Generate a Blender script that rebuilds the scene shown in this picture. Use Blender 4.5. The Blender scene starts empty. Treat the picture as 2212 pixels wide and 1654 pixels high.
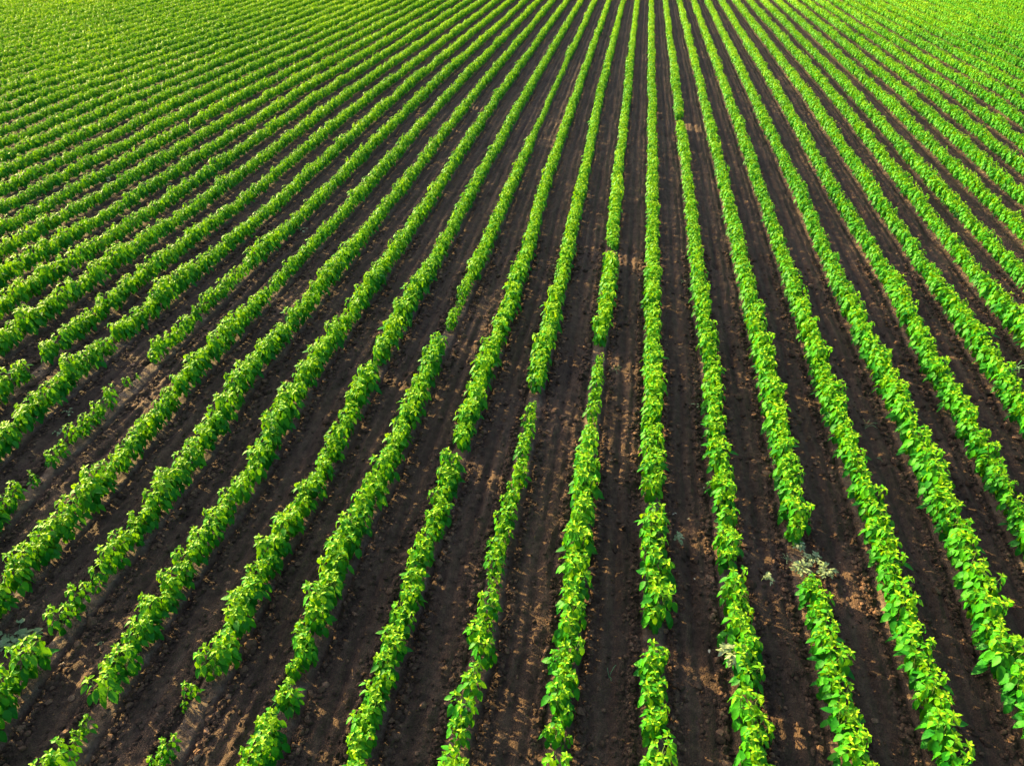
import bpy, math, random
import numpy as np
from mathutils import Vector, Matrix

rnd = random.Random(7)
rng = np.random.default_rng(7)
R = math.radians
sc = bpy.context.scene
COL = sc.collection

# ------------------------------------------------------------------ camera
W0, H0 = 2212.0, 1654.0            # the photograph's pixels
F = 1600.0                         # focal length in those pixels
HORIZON = -275.0
VPX = 1407.0
PITCH = math.atan((H0 / 2 - HORIZON) / F)
YAW = math.atan((VPX - W0 / 2) * math.cos(PITCH) / F)    # camera heading turned left of +Y
CAN_Z = 0.20                       # height at which the rows' centre lines were read
CAM_Z = 5.556 + CAN_Z
cam_d = bpy.data.cameras.new('camera')
cam = bpy.data.objects.new('camera', cam_d)
COL.objects.link(cam)
cam_d.sensor_fit = 'HORIZONTAL'
cam_d.sensor_width = 36.0
cam_d.lens = 36.0 * F / W0
cam_d.clip_start = 0.1
cam_d.clip_end = 3000.0
cam.location = (0, 0, CAM_Z)
cam.rotation_euler = (math.pi / 2 - PITCH, 0, YAW)
sc.camera = cam

# ------------------------------------------------------------------ light
SUN_EL = R(16.5)
SUN_AZ_TRAVEL = R(-26.0)           # direction the light travels, from +X
world = bpy.data.worlds.new('World')
sc.world = world
world.use_nodes = True
nt = world.node_tree
bg = nt.nodes['Background']
sky = nt.nodes.new('ShaderNodeTexSky')
sky.sky_type = 'NISHITA'
sky.sun_disc = False
sky.sun_elevation = SUN_EL
tx, ty = math.cos(SUN_AZ_TRAVEL), math.sin(SUN_AZ_TRAVEL)     # travels towards (tx, ty)
sx, sy = -tx, -ty                                             # the sun stands there
sky.sun_rotation = math.atan2(sx, sy)
sky.air_density = 1.0
sky.dust_density = 4.0
nt.links.new(sky.outputs['Color'], bg.inputs['Color'])
bg.inputs['Strength'].default_value = 0.11
sun_d = bpy.data.lights.new('sun', 'SUN')
sun = bpy.data.objects.new('sun', sun_d)
COL.objects.link(sun)
sun_d.energy = 5.0
sun_d.angle = R(0.6)
sun_d.color = (1.0, 0.77, 0.31)
sdir = Vector((tx * math.cos(SUN_EL), ty * math.cos(SUN_EL), -math.sin(SUN_EL)))
sun.rotation_euler = sdir.to_track_quat('-Z', 'Y').to_euler()
sc.view_settings.view_transform = 'Standard'
sc.view_settings.look = 'None'
sc.view_settings.gamma = 1.0
sc.view_settings.exposure = 2.05

# ------------------------------------------------------------------ projection helpers
cp, sp_ = math.cos(PITCH), math.sin(PITCH)
cyw, syw = math.cos(YAW), math.sin(YAW)
RIGHT = np.array([cyw, syw, 0.0])
FWD = np.array([-syw * cp, cyw * cp, -sp_])
UP = np.array([-syw * sp_, cyw * sp_, cp])

def at(px, py, z=0.0):
    """point of the plane of height z seen at photo pixel (px, py)"""
    d = FWD + RIGHT * ((px - W0 / 2) / F) + UP * (-(py - H0 / 2) / F)
    t = (z - CAM_Z) / d[2]
    return np.array([0, 0, CAM_Z]) + d * t

def proj(p):
    q = np.asarray(p, float) - np.array([0, 0, CAM_Z])
    w = q @ FWD
    return W0 / 2 + F * (q @ RIGHT) / w, H0 / 2 - F * (q @ UP) / w, w

# ------------------------------------------------------------------ noise
def vnoise(x, y, seed):
    xi = np.floor(x).astype(np.int64); yi = np.floor(y).astype(np.int64)
    fx = x - xi; fy = y - yi
    fx = fx * fx * (3 - 2 * fx); fy = fy * fy * (3 - 2 * fy)
    def h(a, b):
        n = (a * 374761393 + b * 668265263 + seed * 1442695041) & 0x7fffffff
        n = ((n ^ (n >> 13)) * 1274126177) & 0x7fffffff
        n = n ^ (n >> 16)
        return (n & 0xffff) / 65535.0
    a = h(xi, yi); b = h(xi + 1, yi); c = h(xi, yi + 1); d = h(xi + 1, yi + 1)
    return (a + (b - a) * fx) * (1 - fy) + (c + (d - c) * fx) * fy

# ------------------------------------------------------------------ the rows
SP = {-300: 0.0, 0: 30.4, 200: 55.0, 400: 77.6, 600: 101.3, 800: 124.6, 1000: 146.0,
      1200: 167.3, 1400: 189.0, 1600: 211.0, 1900: 244.0, 2300: 288.0}
X0 = {-300: 1407, 0: 1407, 200: 1409, 400: 1411, 600: 1411, 1200: 1411, 1400: 1412, 1600: 1418, 2300: 1430}
READ = {
    200: {0: 1409, 1: 1463, 2: 1519, 3: 1573, 4: 1627, 5: 1684, 6: 1745, 7: 1801, -1: 1355, -2: 1297, -3: 1245, -4: 1191, -5: 1136},
    400: {0: 1411, 1: 1488, 2: 1568, 3: 1643, 4: 1723, 5: 1800, 6: 1881, 7: 1961, 8: 2028, -1: 1333, -2: 1256, -3: 1176, -4: 1104},
    600: {0: 1411, 1: 1511, 2: 1613, 3: 1708, 4: 1813, 5: 1926, 6: 2021, 7: 2121, -1: 1316, -2: 1213, -3: 1121, -4: 1015, -5: 915, -6: 810, -7: 705, -8: 600},
    800: {0: 1411, 1: 1536, 2: 1656, 3: 1778, 4: 1906, 5: 2026, 6: 2156, -1: 1293, -2: 1163, -3: 1045, -4: 920, -5: 800, -6: 667, -7: 540, -8: 415, -9: 293, -10: 160, -11: 45},
    1000: {0: 1411, 1: 1556, 2: 1698, 3: 1843, 4: 2001, 5: 2140, -1: 1266, -2: 1126, -3: 982, -4: 842, -5: 700, -6: 555, -7: 407, -8: 252, -9: 88},
    1200: {0: 1411, 1: 1578, 2: 1736, 3: 1916, 4: 2086, -1: 1246, -2: 1072, -3: 905, -4: 733, -5: 578, -6: 415, -7: 245, -8: 68},
    1400: {0: 1412, 1: 1603, 2: 1791, 3: 1976, 4: 2161, -1: 1223, -2: 1040, -3: 850, -4: 655, -5: 480, -6: 272, -7: 75},
    1600: {0: 1418, 1: 1626, 2: 1836, 3: 2046, -1: 1203, -2: 988, -3: 786, -4: 572, -5: 362, -6: 150},
}
YK = [-300, 0, 200, 400, 600, 800, 1000, 1200, 1400, 1600, 2300]

def dev(k, y):
    v = []
    for yy in YK:
        base = np.interp(yy, list(X0), list(X0.values())) + k * np.interp(yy, list(SP), list(SP.values()))
        v.append(READ[yy][k] - base if yy in READ and k in READ[yy] else 0.0)
    return np.interp(y, YK, v)

KMIN, KMAX = -56, 36
ROW_Y = []
ROW_X = {}
# each row as a curve X(Y) on the field
PY = np.concatenate([np.linspace(-190, -20, 12), np.linspace(0, 300, 16), np.linspace(320, 2300, 70)])
for k in range(KMIN, KMAX + 1):
    s = np.interp(PY, list(SP), list(SP.values())); s = np.where(PY < 0, np.maximum(2.0, 30.4 * (PY + 275) / 275), s)
    x = np.interp(PY, list(X0), list(X0.values())) + k * s + dev(k, PY)
    pts = np.array([at(a, b, CAN_Z) for a, b in zip(x, PY)])
    o = np.argsort(pts[:, 1])
    ROW_X[k] = (pts[o, 1], pts[o, 0])

def rowx(k, Y):
    """lateral position of row k at distance Y along the field, straight continuation outside the data"""
    ys, xs = ROW_X[k]
    Y = np.asarray(Y, float)
    x = np.interp(Y, ys, xs)
    wob = (vnoise(Y / 1.1, np.full_like(Y, k * 7.3), 5) - .5) * 0.035 + (vnoise(Y / 0.35, np.full_like(Y, k * 3.1), 6) - .5) * 0.016
    return x + wob

# ------------------------------------------------------------------ object helpers
def tag(o, label=None, cat=None, group=None, kind=None):
    if label: o['label'] = label
    if cat: o['category'] = cat
    if group: o['group'] = group
    if kind: o['kind'] = kind
    return o

def np_mesh(name, V, Fc, mat, attr=None, smooth=True, quads=False, attr_name='leaf'):
    me = bpy.data.meshes.new(name)
    V = np.ascontiguousarray(V, np.float32); Fc = np.ascontiguousarray(Fc, np.int32)
    n = Fc.shape[1]
    me.vertices.add(len(V)); me.vertices.foreach_set('co', V.ravel())
    me.loops.add(Fc.size); me.loops.foreach_set('vertex_index', Fc.ravel())
    me.polygons.add(len(Fc))
    me.polygons.foreach_set('loop_start', np.arange(0, Fc.size, n, dtype=np.int32))
    me.polygons.foreach_set('use_smooth', np.full(len(Fc), smooth))
    if attr is not None:
        a = me.attributes.new(attr_name, 'FLOAT_VECTOR', 'POINT')
        a.data.foreach_set('vector', np.ascontiguousarray(attr, np.float32).ravel())
    me.materials.append(mat)
    me.update(calc_edges=True)
    return me

def link(name, me, parent=None):
    o = bpy.data.objects.new(name, me)
    COL.objects.link(o)
    if parent: o.parent = parent
    return o

# ------------------------------------------------------------------ materials
def new_mat(name):
    m = bpy.data.materials.new(name); m.use_nodes = True
    m.node_tree.nodes.clear()
    return m, m.node_tree.nodes, m.node_tree.links

def ramp(N, stops):
    r = N.new('ShaderNodeValToRGB')
    e = r.color_ramp.elements
    while len(e) > 1: e.remove(e[0])
    e[0].position, e[0].color = stops[0][0], (*stops[0][1], 1)
    for p, c in stops[1:]:
        q = e.new(p); q.color = (*c, 1)
    return r

def leaf_material(name, mature, mid, young, tcols, trans=0.4):
    m, N, L = new_mat(name)
    out = N.new('ShaderNodeOutputMaterial')
    at_ = N.new('ShaderNodeAttribute'); at_.attribute_name = 'leaf'
    sep = N.new('ShaderNodeSeparateXYZ'); L.new(at_.outputs['Vector'], sep.inputs[0])
    rp = ramp(N, [(0.0, mature), (0.5, mid), (1.0, young)])
    oi = N.new('ShaderNodeObjectInfo')
    add = N.new('ShaderNodeMath'); add.operation = 'ADD'; L.new(sep.outputs['Z'], add.inputs[0]); L.new(oi.outputs['Random'], add.inputs[1])
    fr = N.new('ShaderNodeMath'); fr.operation = 'FRACT'; L.new(add.outputs[0], fr.inputs[0])
    # age (in far rows also the painted glow) + random per leaf + per plant shift
    m1 = N.new('ShaderNodeMath'); m1.operation = 'MULTIPLY_ADD'; L.new(sep.outputs['Y'], m1.inputs[0]); m1.inputs[1].default_value = 0.42; L.new(sep.outputs['X'], m1.inputs[2])
    m2 = N.new('ShaderNodeMath'); m2.operation = 'MULTIPLY_ADD'; L.new(fr.outputs[0], m2.inputs[0]); m2.inputs[1].default_value = 0.22; L.new(m1.outputs[0], m2.inputs[2])
    m3 = N.new('ShaderNodeMath'); m3.operation = 'SUBTRACT'; L.new(m2.outputs[0], m3.inputs[0]); m3.inputs[1].default_value = 0.33
    L.new(m3.outputs[0], rp.inputs[0])
    nz = N.new('ShaderNodeTexNoise'); nz.inputs['Scale'].default_value = 90
    tc = N.new('ShaderNodeTexCoord'); L.new(tc.outputs['Object'], nz.inputs['Vector'])
    hs = N.new('ShaderNodeHueSaturation')
    mr = N.new('ShaderNodeMapRange'); mr.inputs['From Min'].default_value = .3; mr.inputs['From Max'].default_value = .7; mr.inputs['To Min'].default_value = 0.75; mr.inputs['To Max'].default_value = 1.25
    L.new(nz.outputs['Fac'], mr.inputs['Value']); L.new(mr.outputs[0], hs.inputs['Value']); L.new(rp.outputs['Color'], hs.inputs['Color'])
    pr = N.new('ShaderNodeBsdfPrincipled')
    pr.inputs['Roughness'].default_value = 0.55
    pr.inputs['Specular IOR Level'].default_value = 0.16
    L.new(hs.outputs['Color'], pr.inputs['Base Color'])
    bp = N.new('ShaderNodeBump'); bp.inputs['Strength'].default_value = 0.25; bp.inputs['Distance'].default_value = 0.004
    L.new(nz.outputs['Fac'], bp.inputs['Height']); L.new(bp.outputs[0], pr.inputs['Normal'])
    tr = N.new('ShaderNodeBsdfTranslucent')
    rt = ramp(N, [(0.0, tcols[0]), (0.5, tcols[1]), (1.0, tcols[2])]); L.new(m3.outputs[0], rt.inputs[0])
    L.new(rt.outputs[0], tr.inputs['Color'])
    ms = N.new('ShaderNodeMixShader'); ms.inputs[0].default_value = trans
    L.new(pr.outputs[0], ms.inputs[1]); L.new(tr.outputs[0], ms.inputs[2])
    L.new(ms.outputs[0], out.inputs['Surface'])
    return m

M_LEAF = leaf_material('pepper_leaf', (0.008, 0.135, 0.008), (0.050, 0.290, 0.005), (0.30, 0.52, 0.010), [(0.05, 0.22, 0.003), (0.24, 0.46, 0.003), (0.55, 0.68, 0.010)], 0.25)
M_WEED = leaf_material('wilted_leaf', (0.15, 0.22, 0.09), (0.23, 0.30, 0.14), (0.33, 0.38, 0.21), [(.3, .4, .2)] * 3, 0.15)
M_GRASS = leaf_material('grass_blade', (0.10, 0.25, 0.12), (0.16, 0.33, 0.16), (0.2, 0.36, 0.18), [(.2, .4, .15)] * 3, 0.2)
M_DRY = leaf_material('dry_leaf', (0.40, 0.31, 0.20), (0.52, 0.43, 0.30), (0.60, 0.52, 0.38), [(.5, .4, .2)] * 3, 0.1)

def stem_material():
    m, N, L = new_mat('pepper_stem')
    out = N.new('ShaderNodeOutputMaterial'); pr = N.new('ShaderNodeBsdfPrincipled')
    nz = N.new('ShaderNodeTexNoise'); nz.inputs['Scale'].default_value = 40
    rp = ramp(N, [(0.3, (0.07, 0.16, 0.02)), (0.7, (0.16, 0.24, 0.05))])
    L.new(nz.outputs['Fac'], rp.inputs[0]); L.new(rp.outputs[0], pr.inputs['Base Color'])
    pr.inputs['Roughness'].default_value = 0.6
    L.new(pr.outputs[0], out.inputs['Surface'])
    return m
M_STEM = stem_material()

def soil_material(name, clod=False):
    m, N, L = new_mat(name)
    out = N.new('ShaderNodeOutputMaterial'); pr = N.new('ShaderNodeBsdfPrincipled')
    tc = N.new('ShaderNodeTexCoord')
    def noise(scale, det=4, rough=.6, vec=None):
        n = N.new('ShaderNodeTexNoise'); n.inputs['Scale'].default_value = scale
        n.inputs['Detail'].default_value = det; n.inputs['Roughness'].default_value = rough
        L.new(vec or tc.outputs['Object'], n.inputs['Vector']); return n
    mp = N.new('ShaderNodeMapping'); L.new(tc.outputs['Object'], mp.inputs[0]); mp.inputs['Scale'].default_value = (4.5, 0.4, 1)
    n1 = noise(1.6, 5, .6, mp.outputs[0]); n2 = noise(14, 5, .65); n3 = noise(95, 3, .7)
    c1 = ramp(N, [(0.30, (0.026, 0.014, 0.009)), (0.50, (0.072, 0.041, 0.026)), (0.72, (0.150, 0.090, 0.058))])
    a = N.new('ShaderNodeMath'); a.operation = 'MULTIPLY_ADD'; L.new(n1.outputs['Fac'], a.inputs[0]); a.inputs[1].default_value = .5
    b = N.new('ShaderNodeMath'); b.operation = 'MULTIPLY'; L.new(n2.outputs['Fac'], b.inputs[0]); b.inputs[1].default_value = .5
    L.new(b.outputs[0], a.inputs[2]); L.new(a.outputs[0], c1.inputs[0])
    # fine grain
    c3 = ramp(N, [(0.25, (0.45, 0.45, 0.45)), (0.5, (1, 1, 1)), (0.68, (1.4, 1.35, 1.3)), (0.8, (3.2, 3.0, 2.8))])
    L.new(n3.outputs['Fac'], c3.inputs[0])
    mx = N.new('ShaderNodeMix'); mx.data_type = 'RGBA'; mx.blend_type = 'MULTIPLY'; mx.inputs['Factor'].default_value = 1.0
    L.new(c1.outputs[0], mx.inputs[6]); L.new(c3.outputs[0], mx.inputs[7])
    col = mx.outputs[2]
    height = n2.outputs['Fac']
    hsum = N.new('ShaderNodeMath'); hsum.operation = 'MULTIPLY_ADD'
    L.new(n3.outputs['Fac'], hsum.inputs[0]); hsum.inputs[1].default_value = 0.55; L.new(n2.outputs['Fac'], hsum.inputs[2])
    vo0 = N.new('ShaderNodeTexVoronoi'); vo0.inputs['Scale'].default_value = 55
    L.new(tc.outputs['Object'], vo0.inputs['Vector'])
    hs2 = N.new('ShaderNodeMath'); hs2.operation = 'MULTIPLY_ADD'; L.new(vo0.outputs['Distance'], hs2.inputs[0]); hs2.inputs[1].default_value = -0.5; L.new(hsum.outputs[0], hs2.inputs[2])
    hout = hs2.outputs[0]
    bstr = 1.0
    if not clod:
        av = N.new('ShaderNodeAttribute'); av.attribute_name = 'soil'
        sp = N.new('ShaderNodeSeparateXYZ'); L.new(av.outputs['Vector'], sp.inputs[0])
        nz = noise(5, 4)
        cm = N.new('ShaderNodeMath'); cm.operation = 'MULTIPLY_ADD'; L.new(nz.outputs['Fac'], cm.inputs[0]); cm.inputs[1].default_value = 2.2; cm.inputs[2].default_value = -0.6
        cm2 = N.new('ShaderNodeMath'); cm2.operation = 'MULTIPLY'; cm2.use_clamp = True; L.new(cm.outputs[0], cm2.inputs[0]); L.new(sp.outputs['X'], cm2.inputs[1])
        vo = N.new('ShaderNodeTexVoronoi'); vo.feature = 'DISTANCE_TO_EDGE'; vo.inputs['Scale'].default_value = 17
        wv = N.new('ShaderNodeMix'); wv.data_type = 'RGBA'; wv.blend_type = 'LINEAR_LIGHT'; wv.inputs['Factor'].default_value = 0.05
        L.new(tc.outputs['Object'], wv.inputs[6]); L.new(n2.outputs['Color'], wv.inputs[7]); L.new(wv.outputs[2], vo.inputs['Vector'])
        cr = ramp(N, [(0.0, (0.16, 0.15, 0.14)), (0.035, (1, 1, 1))]); L.new(vo.outputs['Distance'], cr.inputs[0])
        cc = ramp(N, [(0.35, (0.07, 0.048, 0.034)), (0.65, (0.19, 0.140, 0.102))]); L.new(n2.outputs['Fac'], cc.inputs[0])
        m2 = N.new('ShaderNodeMix'); m2.data_type = 'RGBA'; m2.blend_type = 'MULTIPLY'; m2.inputs['Factor'].default_value = 1
        L.new(cc.outputs[0], m2.inputs[6]); L.new(cr.outputs[0], m2.inputs[7])
        m3 = N.new('ShaderNodeMix'); m3.data_type = 'RGBA'; L.new(cm2.outputs[0], m3.inputs['Factor']); L.new(col, m3.inputs[6]); L.new(m2.outputs[2], m3.inputs[7])
        col = m3.outputs[2]
        # crust is smoother
        inv = N.new('ShaderNodeMath'); inv.operation = 'MULTIPLY_ADD'; L.new(cm2.outputs[0], inv.inputs[0]); inv.inputs[1].default_value = -0.8; inv.inputs[2].default_value = 1.0
        bp = N.new('ShaderNodeBump'); bp.inputs['Distance'].default_value = 0.022; L.new(inv.outputs[0], bp.inputs['Strength'])
    else:
        bp = N.new('ShaderNodeBump'); bp.inputs['Distance'].default_value = 0.008; bp.inputs['Strength'].default_value = .8
        gi = N.new('ShaderNodeNewGeometry')
        rc = ramp(N, [(0.0, (0.45, 0.42, 0.42)), (0.6, (1.0, 0.98, 0.96)), (0.9, (1.7, 1.6, 1.5)), (1.0, (2.6, 2.5, 2.4))])
        L.new(gi.outputs['Random Per Island'], rc.inputs[0])
        mi = N.new('ShaderNodeMix'); mi.data_type = 'RGBA'; mi.blend_type = 'MULTIPLY'; mi.inputs['Factor'].default_value = 1.0
        L.new(col, mi.inputs[6]); L.new(rc.outputs[0], mi.inputs[7]); col = mi.outputs[2]
    L.new(hout, bp.inputs['Height']); L.new(bp.outputs[0], pr.inputs['Normal'])
    L.new(col, pr.inputs['Base Color'])
    pr.inputs['Roughness'].default_value = 0.9
    pr.inputs['Specular IOR Level'].default_value = 0.25
    L.new(pr.outputs[0], out.inputs['Surface'])
    return m
M_SOIL = soil_material('soil')
M_CLOD = soil_material('soil_clod', True)

# ------------------------------------------------------------------ ground
RSP = 0.75
def ground_profile(d, X, Y, k):
    """height and crust mask; d = metres right of row k (0..0.75)"""
    e = np.minimum(d, RSP - d)
    bed = 1 / (1 + np.exp((e - 0.088 - 0.035 * (vnoise(X * 6, Y * 4.5, 31) - .5) - 0.02 * (vnoise(X * 3, Y * 17, 32) - .5)) / 0.006))
    z = 0.018 * bed
    z -= 0.022 * np.exp(-((e - 0.122) / 0.022) ** 2) * (0.35 + 0.9 * vnoise(X * 2, Y * 6, 33))
    z += 0.012 * np.exp(-((e - 0.215) / 0.04) ** 2)
    cen = (d - 0.375 - 0.03 * (vnoise(Y / 1.5, X * 0 + k * 5.1, 41) - .5))
    z -= 0.034 * np.exp(-(cen / 0.024) ** 2) * vnoise(Y / 1.2, X * 0 + k * 2.7, 44)
    z += 0.020 * np.exp(-((cen - 0.075) / 0.035) ** 2) + 0.018 * np.exp(-((cen + 0.08) / 0.03) ** 2)
    soft = 1 - 0.35 * bed
    z -= 0.016 * np.exp(-((cen - 0.145) / 0.012) ** 2) + 0.014 * np.exp(-((cen + 0.15) / 0.014) ** 2)
    z += soft * 0.030 * (vnoise(X / 0.16, Y / 0.5, 1) - .5)
    z += soft * 0.032 * (vnoise(X / 0.055, Y / 0.085, 2) - .5)
    z += soft * 0.018 * (vnoise(X / 0.028, Y / 0.032, 3) - .5)
    hol = vnoise(X / 0.22, Y / 0.4, 9)
    z -= soft * 0.05 * np.clip(hol - 0.80, 0, 1) / 0.2
    return z, bed

def build_ground():
    ST = [0.6]
    while ST[-1] < 110: ST.append(ST[-1] + max(0.02, ST[-1] * 0.0058))
    ST = np.array(ST)
    Vs, As, Fs = [], [], []
    base = 0
    cols = []
    for k in range(KMIN, KMAX):
        n = 36 if -10 <= k <= 6 else (18 if -20 <= k < 14 else 9)
        for j in range(n): cols.append((k, j / n))
    cols.append((KMAX, 0.0))
    XR = {k: rowx(k, ST) for k in range(KMIN, KMAX + 1)}
    nC, nS = len(cols), len(ST)
    V = np.zeros((nC, nS, 3)); A = np.zeros((nC, nS, 3))
    for i, (k, c) in enumerate(cols):
        x = XR[k] if c == 0 else XR[k] * (1 - c) + XR[k + 1] * c
        z, bed = ground_profile(np.full(nS, c * RSP), x, ST, k)
        V[i, :, 0] = x; V[i, :, 1] = ST; V[i, :, 2] = z; A[i, :, 0] = bed
    idx = np.arange(nC * nS).reshape(nC, nS)
    Fq = np.stack([idx[:-1, :-1], idx[1:, :-1], idx[1:, 1:], idx[:-1, 1:]], -1).reshape(-1, 4)
    V = V.reshape(-1, 3); A = A.reshape(-1, 3)
    # the land beyond the worked rows, joined to the rim of the same sheet
    n0 = len(V)
    rim = np.concatenate([idx[:, 0], idx[-1, 1:], idx[::-1, -1][1:], idx[0, ::-1][1:-1]])
    c = np.array([0.0, 30.0])
    P = V[rim][:, :2] - c
    out = P / np.linalg.norm(P, axis=1, keepdims=True) * 1500 + c
    V = np.vstack([V, np.column_stack([out, np.full(len(out), -0.3)])])
    A = np.vstack([A, np.zeros((len(out), 3))])
    o = np.arange(len(rim)) + n0
    Fo = np.stack([rim, o, np.roll(o, -1), np.roll(rim, -1)], -1)
    Fq = np.vstack([Fq, Fo])
    me = np_mesh('ground', V, Fq, M_SOIL, A, attr_name='soil')
    g = link('ground', me)
    tag(g, 'dark brown tilled soil in long furrows between the plant rows', kind='structure')
    return g
build_ground()

def lane_of(X, Y):
    """for arrays: returns k and distance right of the row"""
    ks = np.arange(KMIN, KMAX + 1)
    M = np.stack([rowx(k, Y) for k in ks])           # nk x n
    j = np.clip((M <= X[None]).sum(0) - 1, 0, len(ks) - 2)
    a = M[j, np.arange(len(X))]; b = M[j + 1, np.arange(len(X))]
    return ks[j], (X - a) / (b - a) * RSP

def zground(X, Y):
    k, d = lane_of(X, Y)
    return ground_profile(d, X, Y, k)[0]

# ------------------------------------------------------------------ soil clods
def build_clods():
    t = (1 + 5 ** .5) / 2
    ico = np.array([(-1, t, 0), (1, t, 0), (-1, -t, 0), (1, -t, 0), (0, -1, t), (0, 1, t), (0, -1, -t), (0, 1, -t), (t, 0, -1), (t, 0, 1), (-t, 0, -1), (-t, 0, 1)]) / math.sqrt(1 + t * t)
    f = np.array([(0, 11, 5), (0, 5, 1), (0, 1, 7), (0, 7, 10), (0, 10, 11), (1, 5, 9), (5, 11, 4), (11, 10, 2), (10, 7, 6), (7, 1, 8), (3, 9, 4), (3, 4, 2), (3, 2, 6), (3, 6, 8), (3, 8, 9), (4, 9, 5), (2, 4, 11), (6, 2, 10), (8, 6, 7), (9, 8, 1)])
    pts = []
    for (dist0, dist1, n, smin, smax) in ((2.2, 6.5, 26000, .012, .032), (6.5, 13, 26000, .014, .032)):
        Y = rng.uniform(dist0, dist1, n * 3)
        X = rng.uniform(-1, 1, n * 3) * (2.5 + Y * 0.72) - 0.10 * Y
        k, d = lane_of(X, Y)
        e = np.minimum(d, RSP - d)
        w = 0.05 + 1.0 * np.exp(-((e - 0.175) / 0.045) ** 2) + 0.025 * (e > .2)
        w *= 0.35 + 1.3 * np.clip(vnoise(X / .5, Y / 1.1, 71) - .2, 0, 1)
        w[e < 0.10] *= 0.35
        keep = rng.random(len(X)) < w
        X, Y = X[keep][:n], Y[keep][:n]
        s = smin * np.exp(np.abs(rng.normal(0, .45, len(X)))); s = np.minimum(s, smax * 1.5)
        pts.append((X, Y, s))
    X = np.concatenate([p[0] for p in pts]); Y = np.concatenate([p[1] for p in pts]); S = np.concatenate([p[2] for p in pts])
    Z = zground(X, Y)
    n = len(X)
    V = ico[None] * (1 + rng.uniform(-.32, .3, (n, 12, 1)))
    V = V * rng.uniform(.65, 1.35, (n, 1, 3)) * np.array([1, 1, .75])
    a = rng.uniform(0, 2 * math.pi, n); c, s_ = np.cos(a)[:, None], np.sin(a)[:, None]
    x = V[..., 0] * c - V[..., 1] * s_; y = V[..., 0] * s_ + V[..., 1] * c
    V = np.stack([x, y, V[..., 2]], -1) * S[:, None, None]
    V += np.stack([X, Y, Z + S * .35], -1)[:, None, :]
    Fc = (f[None] + (np.arange(n) * 12)[:, None, None]).reshape(-1, 3)
    me = np_mesh('soil_clods', V.reshape(-1, 3), Fc, M_CLOD, smooth=False)
    o = link('soil_clods', me)
    tag(o, 'small dark brown soil clods strewn along both sides of the plant rows', kind='stuff')
build_clods()

# ------------------------------------------------------------------ leaves
LT = [0.0, 0.16, 0.40, 0.66, 0.86, 1.0]
LW = [0.0, 0.80, 1.00, 0.70, 0.32, 0.0]

def leaf_hi(L, Wd, az, pitch, bend, roll, base, age, r, fold=0.28):
    """one blade; returns verts and attrs. 14 verts"""
    pts = []
    x = y = 0.0; ang = pitch; last = 0.0
    spine = []
    for t in LT:
        dl = (t - last) * L
        ang_m = pitch - bend * (t ** 1.2)
        x += math.cos(ang_m) * dl; y += math.sin(ang_m) * dl
        spine.append((x, y, ang_m)); last = t
    ca, sa = math.cos(az), math.sin(az)
    side = np.array([-sa, ca, 0]); fw = np.array([ca, sa, 0]); up = np.array([0, 0, 1.0])
    out = []
    for i, (x, y, a) in enumerate(spine):
        c = fw * x + up * y
        if i in (0, 5):
            out.append(c)
        else:
            nrm = -math.sin(a) * fw + math.cos(a) * up
            sd = side * math.cos(roll) + nrm * math.sin(roll)
            nr = nrm * math.cos(roll) - side * math.sin(roll)
            w = LW[i] * Wd / 2
            wav = 0.10 * w * math.sin(i * 2.1 + r * 9)
            out.append(c - sd * w + nr * (w * fold + wav)); out.append(c); out.append(c + sd * w + nr * (w * fold - wav))
    v = np.array(out) + base
    at_ = np.tile(np.array([age, r, 0.0]), (14, 1))
    return v, at_
LF = [(0, 2, 1), (0, 3, 2)]
for i in range(3):
    a = 1 + 3 * i
    LF += [(a, a + 1, a + 4), (a, a + 4, a + 3), (a + 1, a + 2, a + 5), (a + 1, a + 5, a + 4)]
LF += [(10, 11, 13), (11, 12, 13)]
LF = np.array(LF)

def leaf_lo(L, Wd, az, pitch, bend, roll, base, age, r, fold=.25):
    ca, sa = math.cos(az), math.sin(az)
    side = np.array([-sa, ca, 0]); fw = np.array([ca, sa, 0]); up = np.array([0, 0, 1.0])
    a1 = pitch - bend * .2; a2 = pitch - bend * .75
    m = fw * math.cos(a1) * .45 * L + up * math.sin(a1) * .45 * L
    tip = m + (fw * math.cos(a2) + up * math.sin(a2)) * .55 * L
    n = -math.sin(a1) * fw + math.cos(a1) * up
    sd = side * math.cos(roll) + n * math.sin(roll)
    w = Wd / 2
    v = np.array([[0, 0, 0], m - sd * w + n * w * fold, m, m + sd * w + n * w * fold, tip]) + base
    return v, np.tile(np.array([age, r, 0.0]), (5, 1))
LFLO = np.array([(0, 2, 1), (0, 3, 2), (1, 2, 4), (2, 3, 4)])

def tube(p0, p1, r0, r1, n=5):
    p0 = np.array(p0, float); p1 = np.array(p1, float)
    d = p1 - p0; d /= np.linalg.norm(d) + 1e-9
    a = np.cross(d, [0.3, 0.1, 1.0] if abs(d[2]) < .9 else [1, 0, 0]); a /= np.linalg.norm(a)
    b = np.cross(d, a)
    ang = np.arange(n) * 2 * math.pi / n
    ring = np.cos(ang)[:, None] * a + np.sin(ang)[:, None] * b
    V = np.vstack([p0 + ring * r0, p1 + ring * r1])
    Fc = []
    for i in range(n):
        j = (i + 1) % n
        Fc += [(i, j, n + j), (i, n + j, n + i)]
    return V, np.array(Fc)

class Bag:
    def __init__(s): s.v = []; s.f = []; s.a = []; s.n = 0
    def add(s, v, f, a=None):
        s.v.append(v); s.f.append(f + s.n); s.n += len(v)
        s.a.append(a if a is not None else np.zeros((len(v), 3)))
    def arrays(s): return np.vstack(s.v), np.vstack(s.f), np.vstack(s.a)

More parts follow.
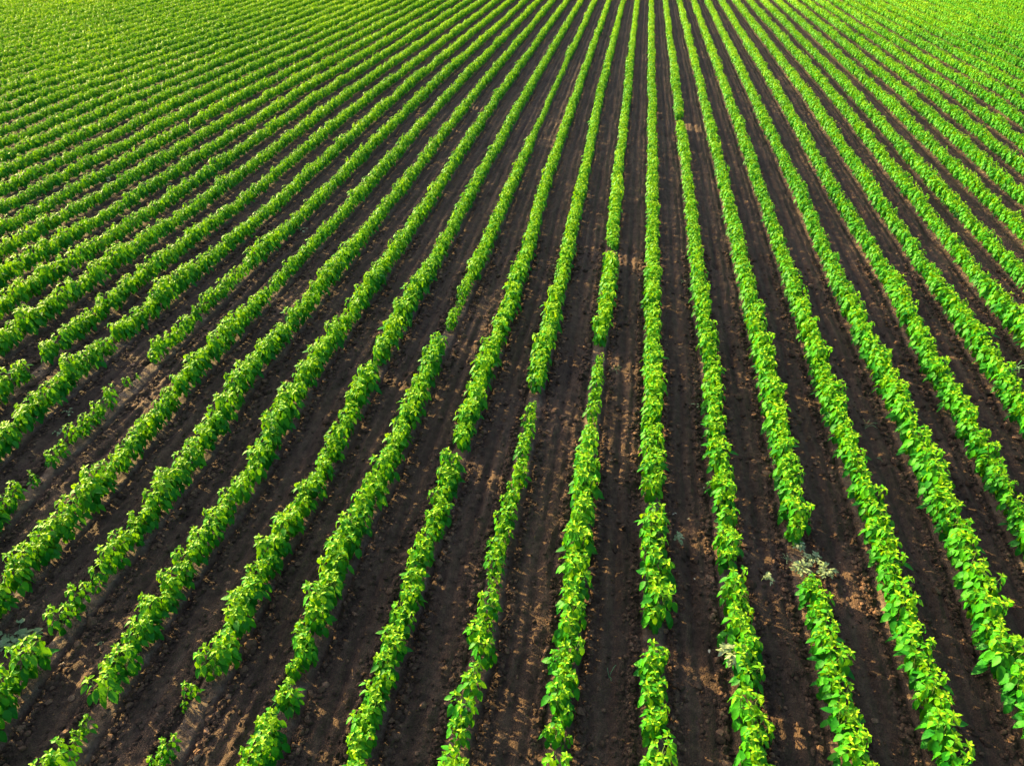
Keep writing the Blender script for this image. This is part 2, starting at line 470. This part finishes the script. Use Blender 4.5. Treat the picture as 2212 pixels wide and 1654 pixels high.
def plant_geometry(q, nshoot, size, lo=False):
    """canopy bag, list of shoot tip bags, stem bag; q = Random"""
    can, tips, stem = Bag(), [], Bag()
    leaf = leaf_lo if lo else leaf_hi
    LFc = LFLO if lo else LF
    crown = np.array([0, 0, 0.09 * size])
    if not lo:
        v, f = tube((0, 0, -0.02), crown, .006 * size, .0045 * size); stem.add(v, f)
    a0 = q.uniform(0, 6.28)
    for s in range(nshoot):
        az = a0 + s * 2 * math.pi / max(nshoot, 1) + q.uniform(-.4, .4)
        rad = (q.uniform(.050, .085) if nshoot > 1 else 0.01) * size * (.8 if lo else 1)
        if nshoot >= 5 and s == 0: rad = 0.01
        h = q.uniform(.285, .375) * size
        top = np.array([math.cos(az) * rad, math.sin(az) * rad, h])
        if not lo:
            mid = crown * .5 + top * .5 + np.array([math.cos(az), math.sin(az), 0]) * .01
            v, f = tube(crown, mid, .0038 * size, .0032 * size); stem.add(v, f)
            v, f = tube(mid, top, .0032 * size, .002 * size); stem.add(v, f)
        # lower, mature leaves: hang outwards
        nl = q.randint(8, 11) if not lo else 11
        ga = q.uniform(0, 6.28)
        for i in range(nl):
            t = i / nl
            ga += 2.4 + q.uniform(-.3, .3)
            la = ga
            # turn leaves outward from the plant's middle
            ox = math.cos(la) + math.cos(az) * 0.75 * (nshoot > 1); oy = math.sin(la) + math.sin(az) * 0.75 * (nshoot > 1)
            la = math.atan2(oy, ox)
            hh = 1 - t * 0.86 - q.uniform(0, .05)
            p = crown * (1 - hh) + top * hh; p[2] = top[2] * (0.16 + 0.84 * hh)
            pet = q.uniform(.018, .05) * size * (.7 + 1.1 * t)
            pp = q.uniform(-.1, .55)
            b = p + np.array([math.cos(la) * math.cos(pp), math.sin(la) * math.cos(pp), math.sin(pp)]) * pet
            if not lo:
                v, f = tube(p, b, .0013, .001, 3); stem.add(v, f)
            Ln = size * (q.uniform(.076, .096) + .038 * min(1, t * 1.8)) * (1.08 if lo else 1.0)
            pitch = q.uniform(-1.30, -.55) - .15 * t
            if q.random() < .15: pitch += .6
            v, a = leaf(Ln, Ln * q.uniform(.46, .58), la, pitch, q.uniform(.3, .85), q.uniform(-.5, .5), b,
                        0.30 * (1 - t) + q.uniform(0, .1), q.random())
            v[:, 2] = np.maximum(v[:, 2], .012)
            can.add(v, LFc, a)
        # young whorl
        tb = Bag()
        nw = q.randint(5, 7) if not lo else 4
        for i in range(nw):
            u = i / nw
            la = ga + i * 2.4 + q.uniform(-.2, .2)
            Ln = size * (.032 + .036 * u) * q.uniform(.85, 1.2) * (1.15 if lo else 1.0)
            v, a = leaf(Ln, Ln * q.uniform(.42, .52), la, 1.0 - 1.25 * u + q.uniform(-.2, .2), q.uniform(.4, 1.0), q.uniform(-.3, .3),
                        top + np.array([math.cos(la), math.sin(la), 0]) * .003 - np.array([0, 0, .012 * u]), .95 - .55 * u, q.random())
            tb.add(v, LFc, a)
        tips.append(tb)
    return can, tips, stem

# kinds: (words, number of shoots, size)
KINDS = [('bushy green', 5, 1.0), ('broad leaved', 5, 1.06), ('upright leafy', 4, 1.0), ('leafy rounded', 4, .95),
         ('spreading leafy', 5, .94), ('compact leafy', 3, .9), ('narrow leafy', 3, .97), ('small young', 2, .74), ('tiny young', 1, .62),
         ('dense full', 6, 1.0)]
geo = []
for i, (w, ns, sz) in enumerate(KINDS):
    geo.append(plant_geometry(random.Random(100 + i), ns, sz))
def merged(g):
    b = Bag()
    for x in [g[0]] + g[1]:
        v, f, a = x.arrays(); b.add(v, f, a)
    return b.arrays()
MID = [merged(g) for g in geo]
LO = [merged(plant_geometry(random.Random(200 + i), 4 if i < 6 else 5, 1.0, True)) for i in range(8)]

# ------------------------------------------------------------------ where plants stand
# gaps in photo rows: k -> list of (y from, y to) photo pixels
GAPS = {0: [(1084, 1114), (1362, 1386)], -1: [(536, 546), (742, 766), (1606, 1636)], -2: [(846, 866), (1504, 1526)],
        -3: [(972, 984)], -4: [(712, 730), (1464, 1472), (1530, 1554)], -5: [(786, 796), (1466, 1586)],
        -6: [(1522, 1592)], -7: [(1366, 1380), (1226, 1234)], -9: [(782, 848), (952, 962), (1002, 1012), (1046, 1056)],
        -11: [(780, 794)], 1: [(256, 264), (1140, 1152), (1230, 1240), (1490, 1502)], 2: [(1172, 1252)], -10: [(735, 742)]}
# single small plants standing in those gaps: (row, photo x, photo y of the foot, size, kind)
LONE = [(-9, 301, 824, .52, 8), (-9, 281, 840, .66, 7), (-6, 198, 1584, .70, 7), (-6, 182, 1604, .62, 7), (-5, 424, 1512, .86, 7), (-5, 405, 1538, .62, 8),
        (-1, 1218, 1612, .7, 7)]
# stretches with small plants: k -> (y from, y to, size factor)
THIN = {-1: [(766, 960, .78), (1180, 1620, .92)], -2: [(862, 1000, .72), (1000, 1350, .84), (1440, 1654, .84)], -3: [(870, 1654, .88)], -4: [(590, 740, .78), (120, 300, .7), (1380, 1500, .86)],
        -5: [(1560, 1700, .74), (730, 1440, .95)], -6: [(1200, 1500, .93), (1560, 1700, .85)], -7: [(1225, 1365, .85), (1150, 1225, .95)], -9: [(560, 1100, .80), (780, 850, .62)],
        1: [(1150, 1230, .9)], 2: [(1250, 1320, .88)], -8: [(430, 640, .85)]}

plants = []     # (k, x, y, size, kind, rot)
for k in range(KMIN, KMAX + 1):
    q = random.Random(9000 + k)
    Y = 0.9 + q.random() * .1
    side = 1
    while Y < 62:
        far = Y > 12
        x = float(rowx(k, Y))
        px, py, w = proj((x, Y, CAN_Z))
        if px < -0.10 * W0 - 150 or px > 1.1 * W0 + 150 or w < 2:
            Y += .14; continue
        th = 1.0
        for a, b, s_ in THIN.get(k, []):
            if a <= py <= b: th = s_
        vig = 0.90 + 0.22 * float(vnoise(np.array([Y / 1.6]), np.array([k * 4.1]), 88)[0]) + 0.12 * (float(vnoise(np.array([Y / .45]), np.array([k * 9.1]), 89)[0]) - .5)
        size = vig * th * q.uniform(.83, 1.08) * (.86 if far else 1)
        if Y < 12 and k <= -3: size *= .97
        ytop = proj((x, Y + .04, .30 * size))[1]; ybot = proj((x, Y - .10 * size, .03))[1]
        mg = .25 * (ybot - ytop)
        gap = any(ytop + mg < b and ybot - mg > a for a, b in GAPS.get(k, []))
        if not gap and py < 700:
            gap = float(vnoise(np.array([Y / .4]), np.array([k * 11.7]), 77)[0]) > 0.97
        if gap:
            Y += .012 * max(1, Y / 6); continue
        lat = side * q.uniform(.010, .042) * (1 if th > .85 else .5)
        side = -side
        if not gap:
            if th < .7: kind = q.choice([7, 8, 7])
            elif th < .86: kind = q.choice([5, 6, 7, 6])
            else: kind = q.choice([0, 1, 2, 3, 4, 9, 0, 1, 4, 5, 6])
            plants.append((k, x + lat, Y + q.uniform(-.02, .02), size, kind, q.uniform(0, 6.28)))
        Y += q.uniform(.135, .19) * size ** .7 * (1.12 if th < .8 else 1.0)
for k, px, py, sz, kd in LONE:
    P = at(px, py, 0.0)
    plants.append((k, float(P[0]), float(P[1]), sz, kd, kd * px * .1))
print('plants', len(plants))

def in_frame(p):
    k, x, y, s, kd, r = p
    for dx, dz in ((-.10, .1), (.10, .1), (0, .26), (0, .03)):
        a, b, w = proj((x + dx * s, y, dz * s))
        if 2 < a < W0 - 2 and 2 < b < H0 - 2: return True
    return False
vis = [p for p in plants if p[2] < 9 and in_frame(p)]
vis.sort(key=lambda p: proj((p[1], p[2], .15))[2] / p[3] ** .25)
near = vis[:300]
near_set = set(id(p) for p in near)
rest = [p for p in plants if id(p) not in near_set]

ORD = ['first', 'second', 'third', 'fourth', 'fifth', 'sixth', 'seventh', 'eighth', 'ninth', 'tenth', 'eleventh', 'twelfth', 'thirteenth', 'fourteenth',
       'fifteenth', 'sixteenth', 'seventeenth', 'eighteenth', 'nineteenth', 'twentieth']
def ordinal(n):
    if n < 20: return ORD[n]
    t, u = divmod(n + 1, 10)
    tens = {2: 'twent', 3: 'thirt', 4: 'fort', 5: 'fift'}[t]
    return tens + 'ieth' if u == 0 else tens + 'y-' + ORD[u - 1]
def row_words(k):
    if k == 0: return 'in the straight upright row'
    return '%s row %s of the upright row' % (ORD[abs(k) - 1], 'left' if k < 0 else 'right')

protos = {}
def make_plant(kind):
    words, ns, sz = KINDS[kind]
    can, tips, stem = geo[kind]
    root = bpy.data.objects.new('pepper_plant', None)
    COL.objects.link(root)
    root.empty_display_size = .05
    v, f, a = stem.arrays(); link('stem', np_mesh('stem', v, f, M_STEM), root)
    v, f, a = can.arrays(); link('foliage', np_mesh('foliage', v, f, M_LEAF, a), root)
    for tb in tips:
        v, f, a = tb.arrays(); link('shoot_tip', np_mesh('shoot_tip', v, f, M_LEAF, a), root)
    return root

def copy_tree(o):
    c = o.copy(); COL.objects.link(c)
    for ch in o.children:
        d = ch.copy(); COL.objects.link(d); d.parent = c
    return c

zs = zground(np.array([p[1] for p in plants]), np.array([p[2] for p in plants]))
zmap = {id(p): float(z) for p, z in zip(plants, zs)}
byrow = {}
for p in near: byrow.setdefault(p[0], []).append(p)
for k, ps in sorted(byrow.items()):
    ps.sort(key=lambda p: p[2])
    bx, by, _ = proj((ps[0][1], ps[0][2], .1))
    edge = 'bottom'
    if by < 1520: edge = 'left' if bx < 400 else 'right'
    for i, p in enumerate(ps):
        kd = p[4]
        if kd not in protos:
            protos[kd] = make_plant(kd); o = protos[kd]
        else:
            o = copy_tree(protos[kd])
        o.location = (p[1], p[2], zmap[id(p)] - .004)
        o.rotation_euler = (0, 0, p[5]); o.scale = (p[3],) * 3
        words = KINDS[kd][0]
        tag(o, '%s pepper plant, %s from the %s, %s' % (words, ordinal(i), edge, row_words(k)), 'pepper plant',
            'pepper plants standing in rows')

def scatter(ps, src, seed):
    g = np.random.default_rng(seed)
    Vs, Fs, As = [], [], []; n0 = 0
    byk = {}
    for p in ps: byk.setdefault(src(p), []).append(p)
    for (table, i), lst in byk.items():
        v, f, a = table[i]
        P = np.array([(p[1], p[2], zmap[id(p)] - .004, p[3], p[5]) for p in lst])
        c, s = np.cos(P[:, 4])[:, None], np.sin(P[:, 4])[:, None]
        x = (v[None, :, 0] * c - v[None, :, 1] * s) * P[:, 3:4] + P[:, 0:1]
        y = (v[None, :, 0] * s + v[None, :, 1] * c) * P[:, 3:4] + P[:, 1:2]
        z = v[None, :, 2] * P[:, 3:4] * (.94 if table is LO else 1) + P[:, 2:3]
        V = np.stack([x, y, z], -1).reshape(-1, 3)
        A = np.tile(a[None], (len(lst), 1, 1)).copy()
        A[:, :, 2] = g.random((len(lst), 1))
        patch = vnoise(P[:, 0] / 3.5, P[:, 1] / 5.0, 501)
        A[:, :, 0] += ((patch - .5) * .22 + np.clip((P[:, 1] - 15) / 30, 0, 1) * .22)[:, None]  # broad tone patches, plus the far rows' golden glow put into leaf colour
        n = len(v)
        Fc = (f[None] + (np.arange(len(lst)) * n)[:, None, None]).reshape(-1, 3) + n0
        Vs.append(V); Fs.append(Fc); As.append(A.reshape(-1, 3)); n0 += len(V)
    return np.vstack(Vs), np.vstack(Fs), np.vstack(As)

class Tab(list):
    def __hash__(s): return id(s)
    def __eq__(s, o): return s is o
MID, LO = Tab(MID), Tab(LO)
hr = random.Random(5)
def src(p):
    if p[2] < 11: return (MID, p[4])
    return (LO, hr.randrange(len(LO)))
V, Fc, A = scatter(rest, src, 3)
print('rest tris', len(Fc))
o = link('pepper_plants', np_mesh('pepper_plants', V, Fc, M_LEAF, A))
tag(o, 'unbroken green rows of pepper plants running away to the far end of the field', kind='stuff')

# ------------------------------------------------------------------ weeds and litter
def weed(name, px, py, label, cat='weed', seed=1, stems=4, reach=.12, leafL=.045, mat=None, leafy=5, az0=None, spread=6.28, lift=.02, z=None, group=None, leafW=.5, up=0.0, stem_r=.0016):
    q = random.Random(seed)
    P = at(px, py, .02)
    zz = float(zground(np.array([P[0]]), np.array([P[1]]))[0]) if z is None else z
    root = bpy.data.objects.new(name, None); COL.objects.link(root); root.location = (P[0], P[1], zz); root.empty_display_size = .05
    mat = mat or M_WEED
    st, lf = Bag(), Bag()
    for s in range(stems):
        az = (az0 if az0 is not None else 0) + (s + .5 * q.random()) / max(stems, 1) * spread - (spread / 2 if az0 is not None else 0)
        L = reach * q.uniform(.6, 1.1)
        prev = np.array([0, 0, lift * .4])
        nseg = 5
        for i in range(nseg):
            az += q.uniform(-.25, .25)
            t = (i + 1) / nseg
            hgt = lift * math.sin(t * 2.6) + lift * .5 + up * L * t * (1 - .35 * t)
            nx = np.array([prev[0] + math.cos(az) * L / nseg, prev[1] + math.sin(az) * L / nseg, max(.004, hgt)])
            v, f = tube(prev, nx, stem_r, stem_r * .8, 4); st.add(v, f, np.tile([.5, .5, 0], (len(v), 1)))
            prev = nx
            if leafy and (q.random() < leafy / 6):
                for sgn in (-1, 1):
                    if q.random() < .15: continue
                    v, a = leaf_hi(leafL * q.uniform(.6, 1.15), leafL * leafW * q.uniform(.7, 1.1), az + sgn * q.uniform(.5, 1.2), q.uniform(-.1, .5), q.uniform(.2, .9), q.uniform(-.5, .5), nx, q.random(), q.random())
                    v[:, 2] = np.maximum(v[:, 2], .003)
                    lf.add(v, LF, a)
        if leafy:
            v, a = leaf_hi(leafL * q.uniform(.8, 1.2), leafL * leafW, az, .15, .6, q.uniform(-.4, .4), prev, q.random(), q.random())
            lf.add(v, LF, a)
    v, f, a = st.arrays(); link('stem', np_mesh('stem', v, f, mat, a), root)
    if lf.n:
        v, f, a = lf.arrays(); link('foliage', np_mesh('foliage', v, f, mat, a), root)
    tag(root, label, cat, group)
    return root

weed('wilted_weed', 34, 1372, 'large pale wilted weed pulled up and lying flat by the left edge', seed=11, stems=7, reach=.15, leafL=.085, leafW=.7, leafy=3, spread=6.0, lift=.03)
weed('pale_weed', 1578, 1446, 'pale grey green weed leaning out of the left side of a pepper row', seed=12, stems=9, reach=.10, leafL=.068, leafy=6, lift=.1, z=.12)
weed('pale_weed', 1640, 1270, 'pale weed spreading right from the top of a pepper clump', seed=13, stems=4, reach=.09, leafL=.04, leafy=6, az0=0.2, spread=1.4, lift=.08, z=.1)
weed('pale_weed', 1452, 1176, 'grey green weed sticking out to the right of the upright row', seed=14, stems=4, reach=.10, leafL=.042, leafy=6, az0=0.0, spread=1.6, lift=.07, z=.06)
weed('pale_weed', 1722, 1184, 'small pale weed at the top of the bare gap, right under the peppers', seed=15, stems=4, reach=.06, leafL=.05, leafy=6, lift=.05, group='pale weeds in the bare gap of a row')
weed('pale_weed', 1757, 1207, 'pale weed on the upper right of the bare gap in the row', seed=16, stems=6, reach=.085, leafL=.05, leafy=6, lift=.05, group='pale weeds in the bare gap of a row')
weed('pale_weed', 1731, 1234, 'pale weed on the lower left of the bare gap in the row', seed=17, stems=6, reach=.09, leafL=.052, leafy=6, lift=.05, group='pale weeds in the bare gap of a row')
weed('pale_weed', 1782, 1239, 'whitish weed on the lower right of the bare gap in the row', seed=18, stems=7, reach=.09, leafL=.048, leafy=6, lift=.05, group='pale weeds in the bare gap of a row')
weed('dried_weed', 1703, 1205, 'shrivelled crumbled weed scraps left of the weeds in the bare gap', seed=19, stems=6, reach=.07, leafL=.016, leafy=5, lift=.012, group='pale weeds in the bare gap of a row')
weed('wispy_weed', 1868, 928, 'thin wiry leafless weed sprig between two rows on the right', seed=20, stems=7, reach=.13, leafL=.012, leafy=1, az0=.5, spread=2.6, lift=.05, up=.5)
weed('wispy_weed', 1328, 797, 'fine pale weed sprig lying on soil right of the narrow row', seed=21, stems=7, reach=.11, leafL=.014, leafy=4, lift=.02)
weed('grass_tuft', 2176, 822, 'arching pale grass blades standing in a pepper row near the right edge', cat='grass tuft', seed=22, stems=4, reach=.22, leafy=0, az0=-.3, spread=2.6, lift=.12, mat=M_GRASS, stem_r=.004, z=.12)
weed('grass_sprout', 1316, 1462, 'lone bluish grass sprout standing on bare soil between two rows', cat='grass', seed=23, stems=3, reach=.09, leafy=0, lift=.03, up=1.0, mat=M_GRASS, stem_r=.0022)
weed('wilted_weed', 180, 585, 'pale wilted weed lying between two dense rows on the left', seed=24, stems=6, reach=.25, leafL=.03, leafy=4, az0=.2, spread=1.6, lift=.05)
weed('wilted_weed', 645, 497, 'small wilted grey weed beside a thin row in the upper left', seed=25, stems=5, reach=.14, leafL=.05, leafy=4, lift=.04)
weed('wilted_weed', 232, 388, 'bleached weed lying in a shady furrow in the upper left', seed=26, stems=5, reach=.22, leafL=.07, leafy=4, lift=.06)
weed('wilted_weed', 355, 405, 'pale blue green weed scrap beside a gap in the upper left', seed=27, stems=4, reach=.15, leafL=.06, leafy=4, lift=.04)
weed('dried_weed', 150, 892, 'small pale withered weed sprig above another one near the left edge', seed=28, stems=4, reach=.08, leafL=.03, leafy=4, lift=.02)
weed('dried_weed', 128, 932, 'small pale withered weed sprig near the left edge, lower of two', seed=29, stems=4, reach=.07, leafL=.035, leafy=4, lift=.02)
weed('dried_weed', 207, 1394, 'tiny whitish sprig on dark soil between two rows, lower left', seed=30, stems=3, reach=.06, leafL=.012, leafy=3, lift=.015, az0=.9, spread=.8)
weed('dried_weed', 1476, 606+1, 'short pale weed sprig on soil near the middle of the field', seed=31, stems=3, reach=.07, leafL=.02, leafy=3, lift=.02)
weed('dried_weed', 1190, 576, 'thin pale weed stalk lying between two rows left of centre', seed=32, stems=3, reach=.14, leafL=.02, leafy=2, lift=.02, az0=0, spread=1.2)
weed('dried_weed', 1502, 876, 'small whitish weed sprig left of the first row right of centre', seed=33, stems=3, reach=.06, leafL=.03, leafy=4, lift=.02)
weed('dried_weed', 2000, 590, 'small pale sprig on the soil between two right hand rows', seed=34, stems=3, reach=.1, leafL=.03, leafy=3, lift=.02)
weed('dried_weed', 1895, 985, 'scattered faint green sprig on the soil right of a row', seed=35, stems=5, reach=.1, leafL=.012, leafy=3, lift=.01, az0=-.6, spread=1.2)

def dry_leaf(px, py, label, seed, L=.04, n=1, group=None):
    q = random.Random(seed); P = at(px, py, .01)
    zz = float(zground(np.array([P[0]]), np.array([P[1]]))[0])
    b = Bag()
    for i in range(n):
        v, a = leaf_hi(L * q.uniform(.7, 1.1), L * .5, q.uniform(0, 6.28), .15, .5, q.uniform(-.5, .5), np.array([q.uniform(-1, 1) * .01 * (n - 1), q.uniform(-1, 1) * .01 * (n - 1), .012]), q.random(), q.random(), .4)
        b.add(v, LF, a)
    v, f, a = b.arrays()
    o = link('dry_leaf', np_mesh('dry_leaf', v, f, M_DRY, a)); o.location = (P[0], P[1], zz)
    tag(o, label, 'dry leaf', group)
dry_leaf(1428, 1098, 'pale dry leaf in the gap of the upright row', 1, .03)
dry_leaf(1457, 1104, 'curled cream dry leaf just right of the gap in the upright row', 2, .05, 2)
dry_leaf(1487, 1117, 'tiny pale leaf scrap lying right of the curled cream leaf', 3, .022, 2)
dry_leaf(1519, 1055, 'rounded pale dry leaf left of a pepper row, above the leaf scraps', 4, .032)
dry_leaf(1532, 1402, 'cream folded dry leaf on the soil beside the pale weed', 5, .045)
dry_leaf(1499, 1247, 'small pale dry leaf in the furrow, left one of a pair', 6, .025)
dry_leaf(1541, 1250, 'small pale dry leaf in the furrow, right one of a pair', 7, .03)
dry_leaf(1814, 1210, 'small white curled leaf right of the weeds in the gap', 8, .03)
dry_leaf(138, 1434, 'small whitish leaf crumbs on dark soil at lower left', 9, .022, 3)
dry_leaf(1983, 900, 'small green white leaf lying in a furrow on the right', 10, .032)
dry_leaf(888, 706, 'short pale leaf scrap in the furrow left of centre', 11, .04)
dry_leaf(992, 736, 'narrow pale leaf scrap right of a dense row, left of centre', 12, .04)
dry_leaf(2139, 882, 'tiny white leaf scrap in the furrow near the right edge', 13, .03)
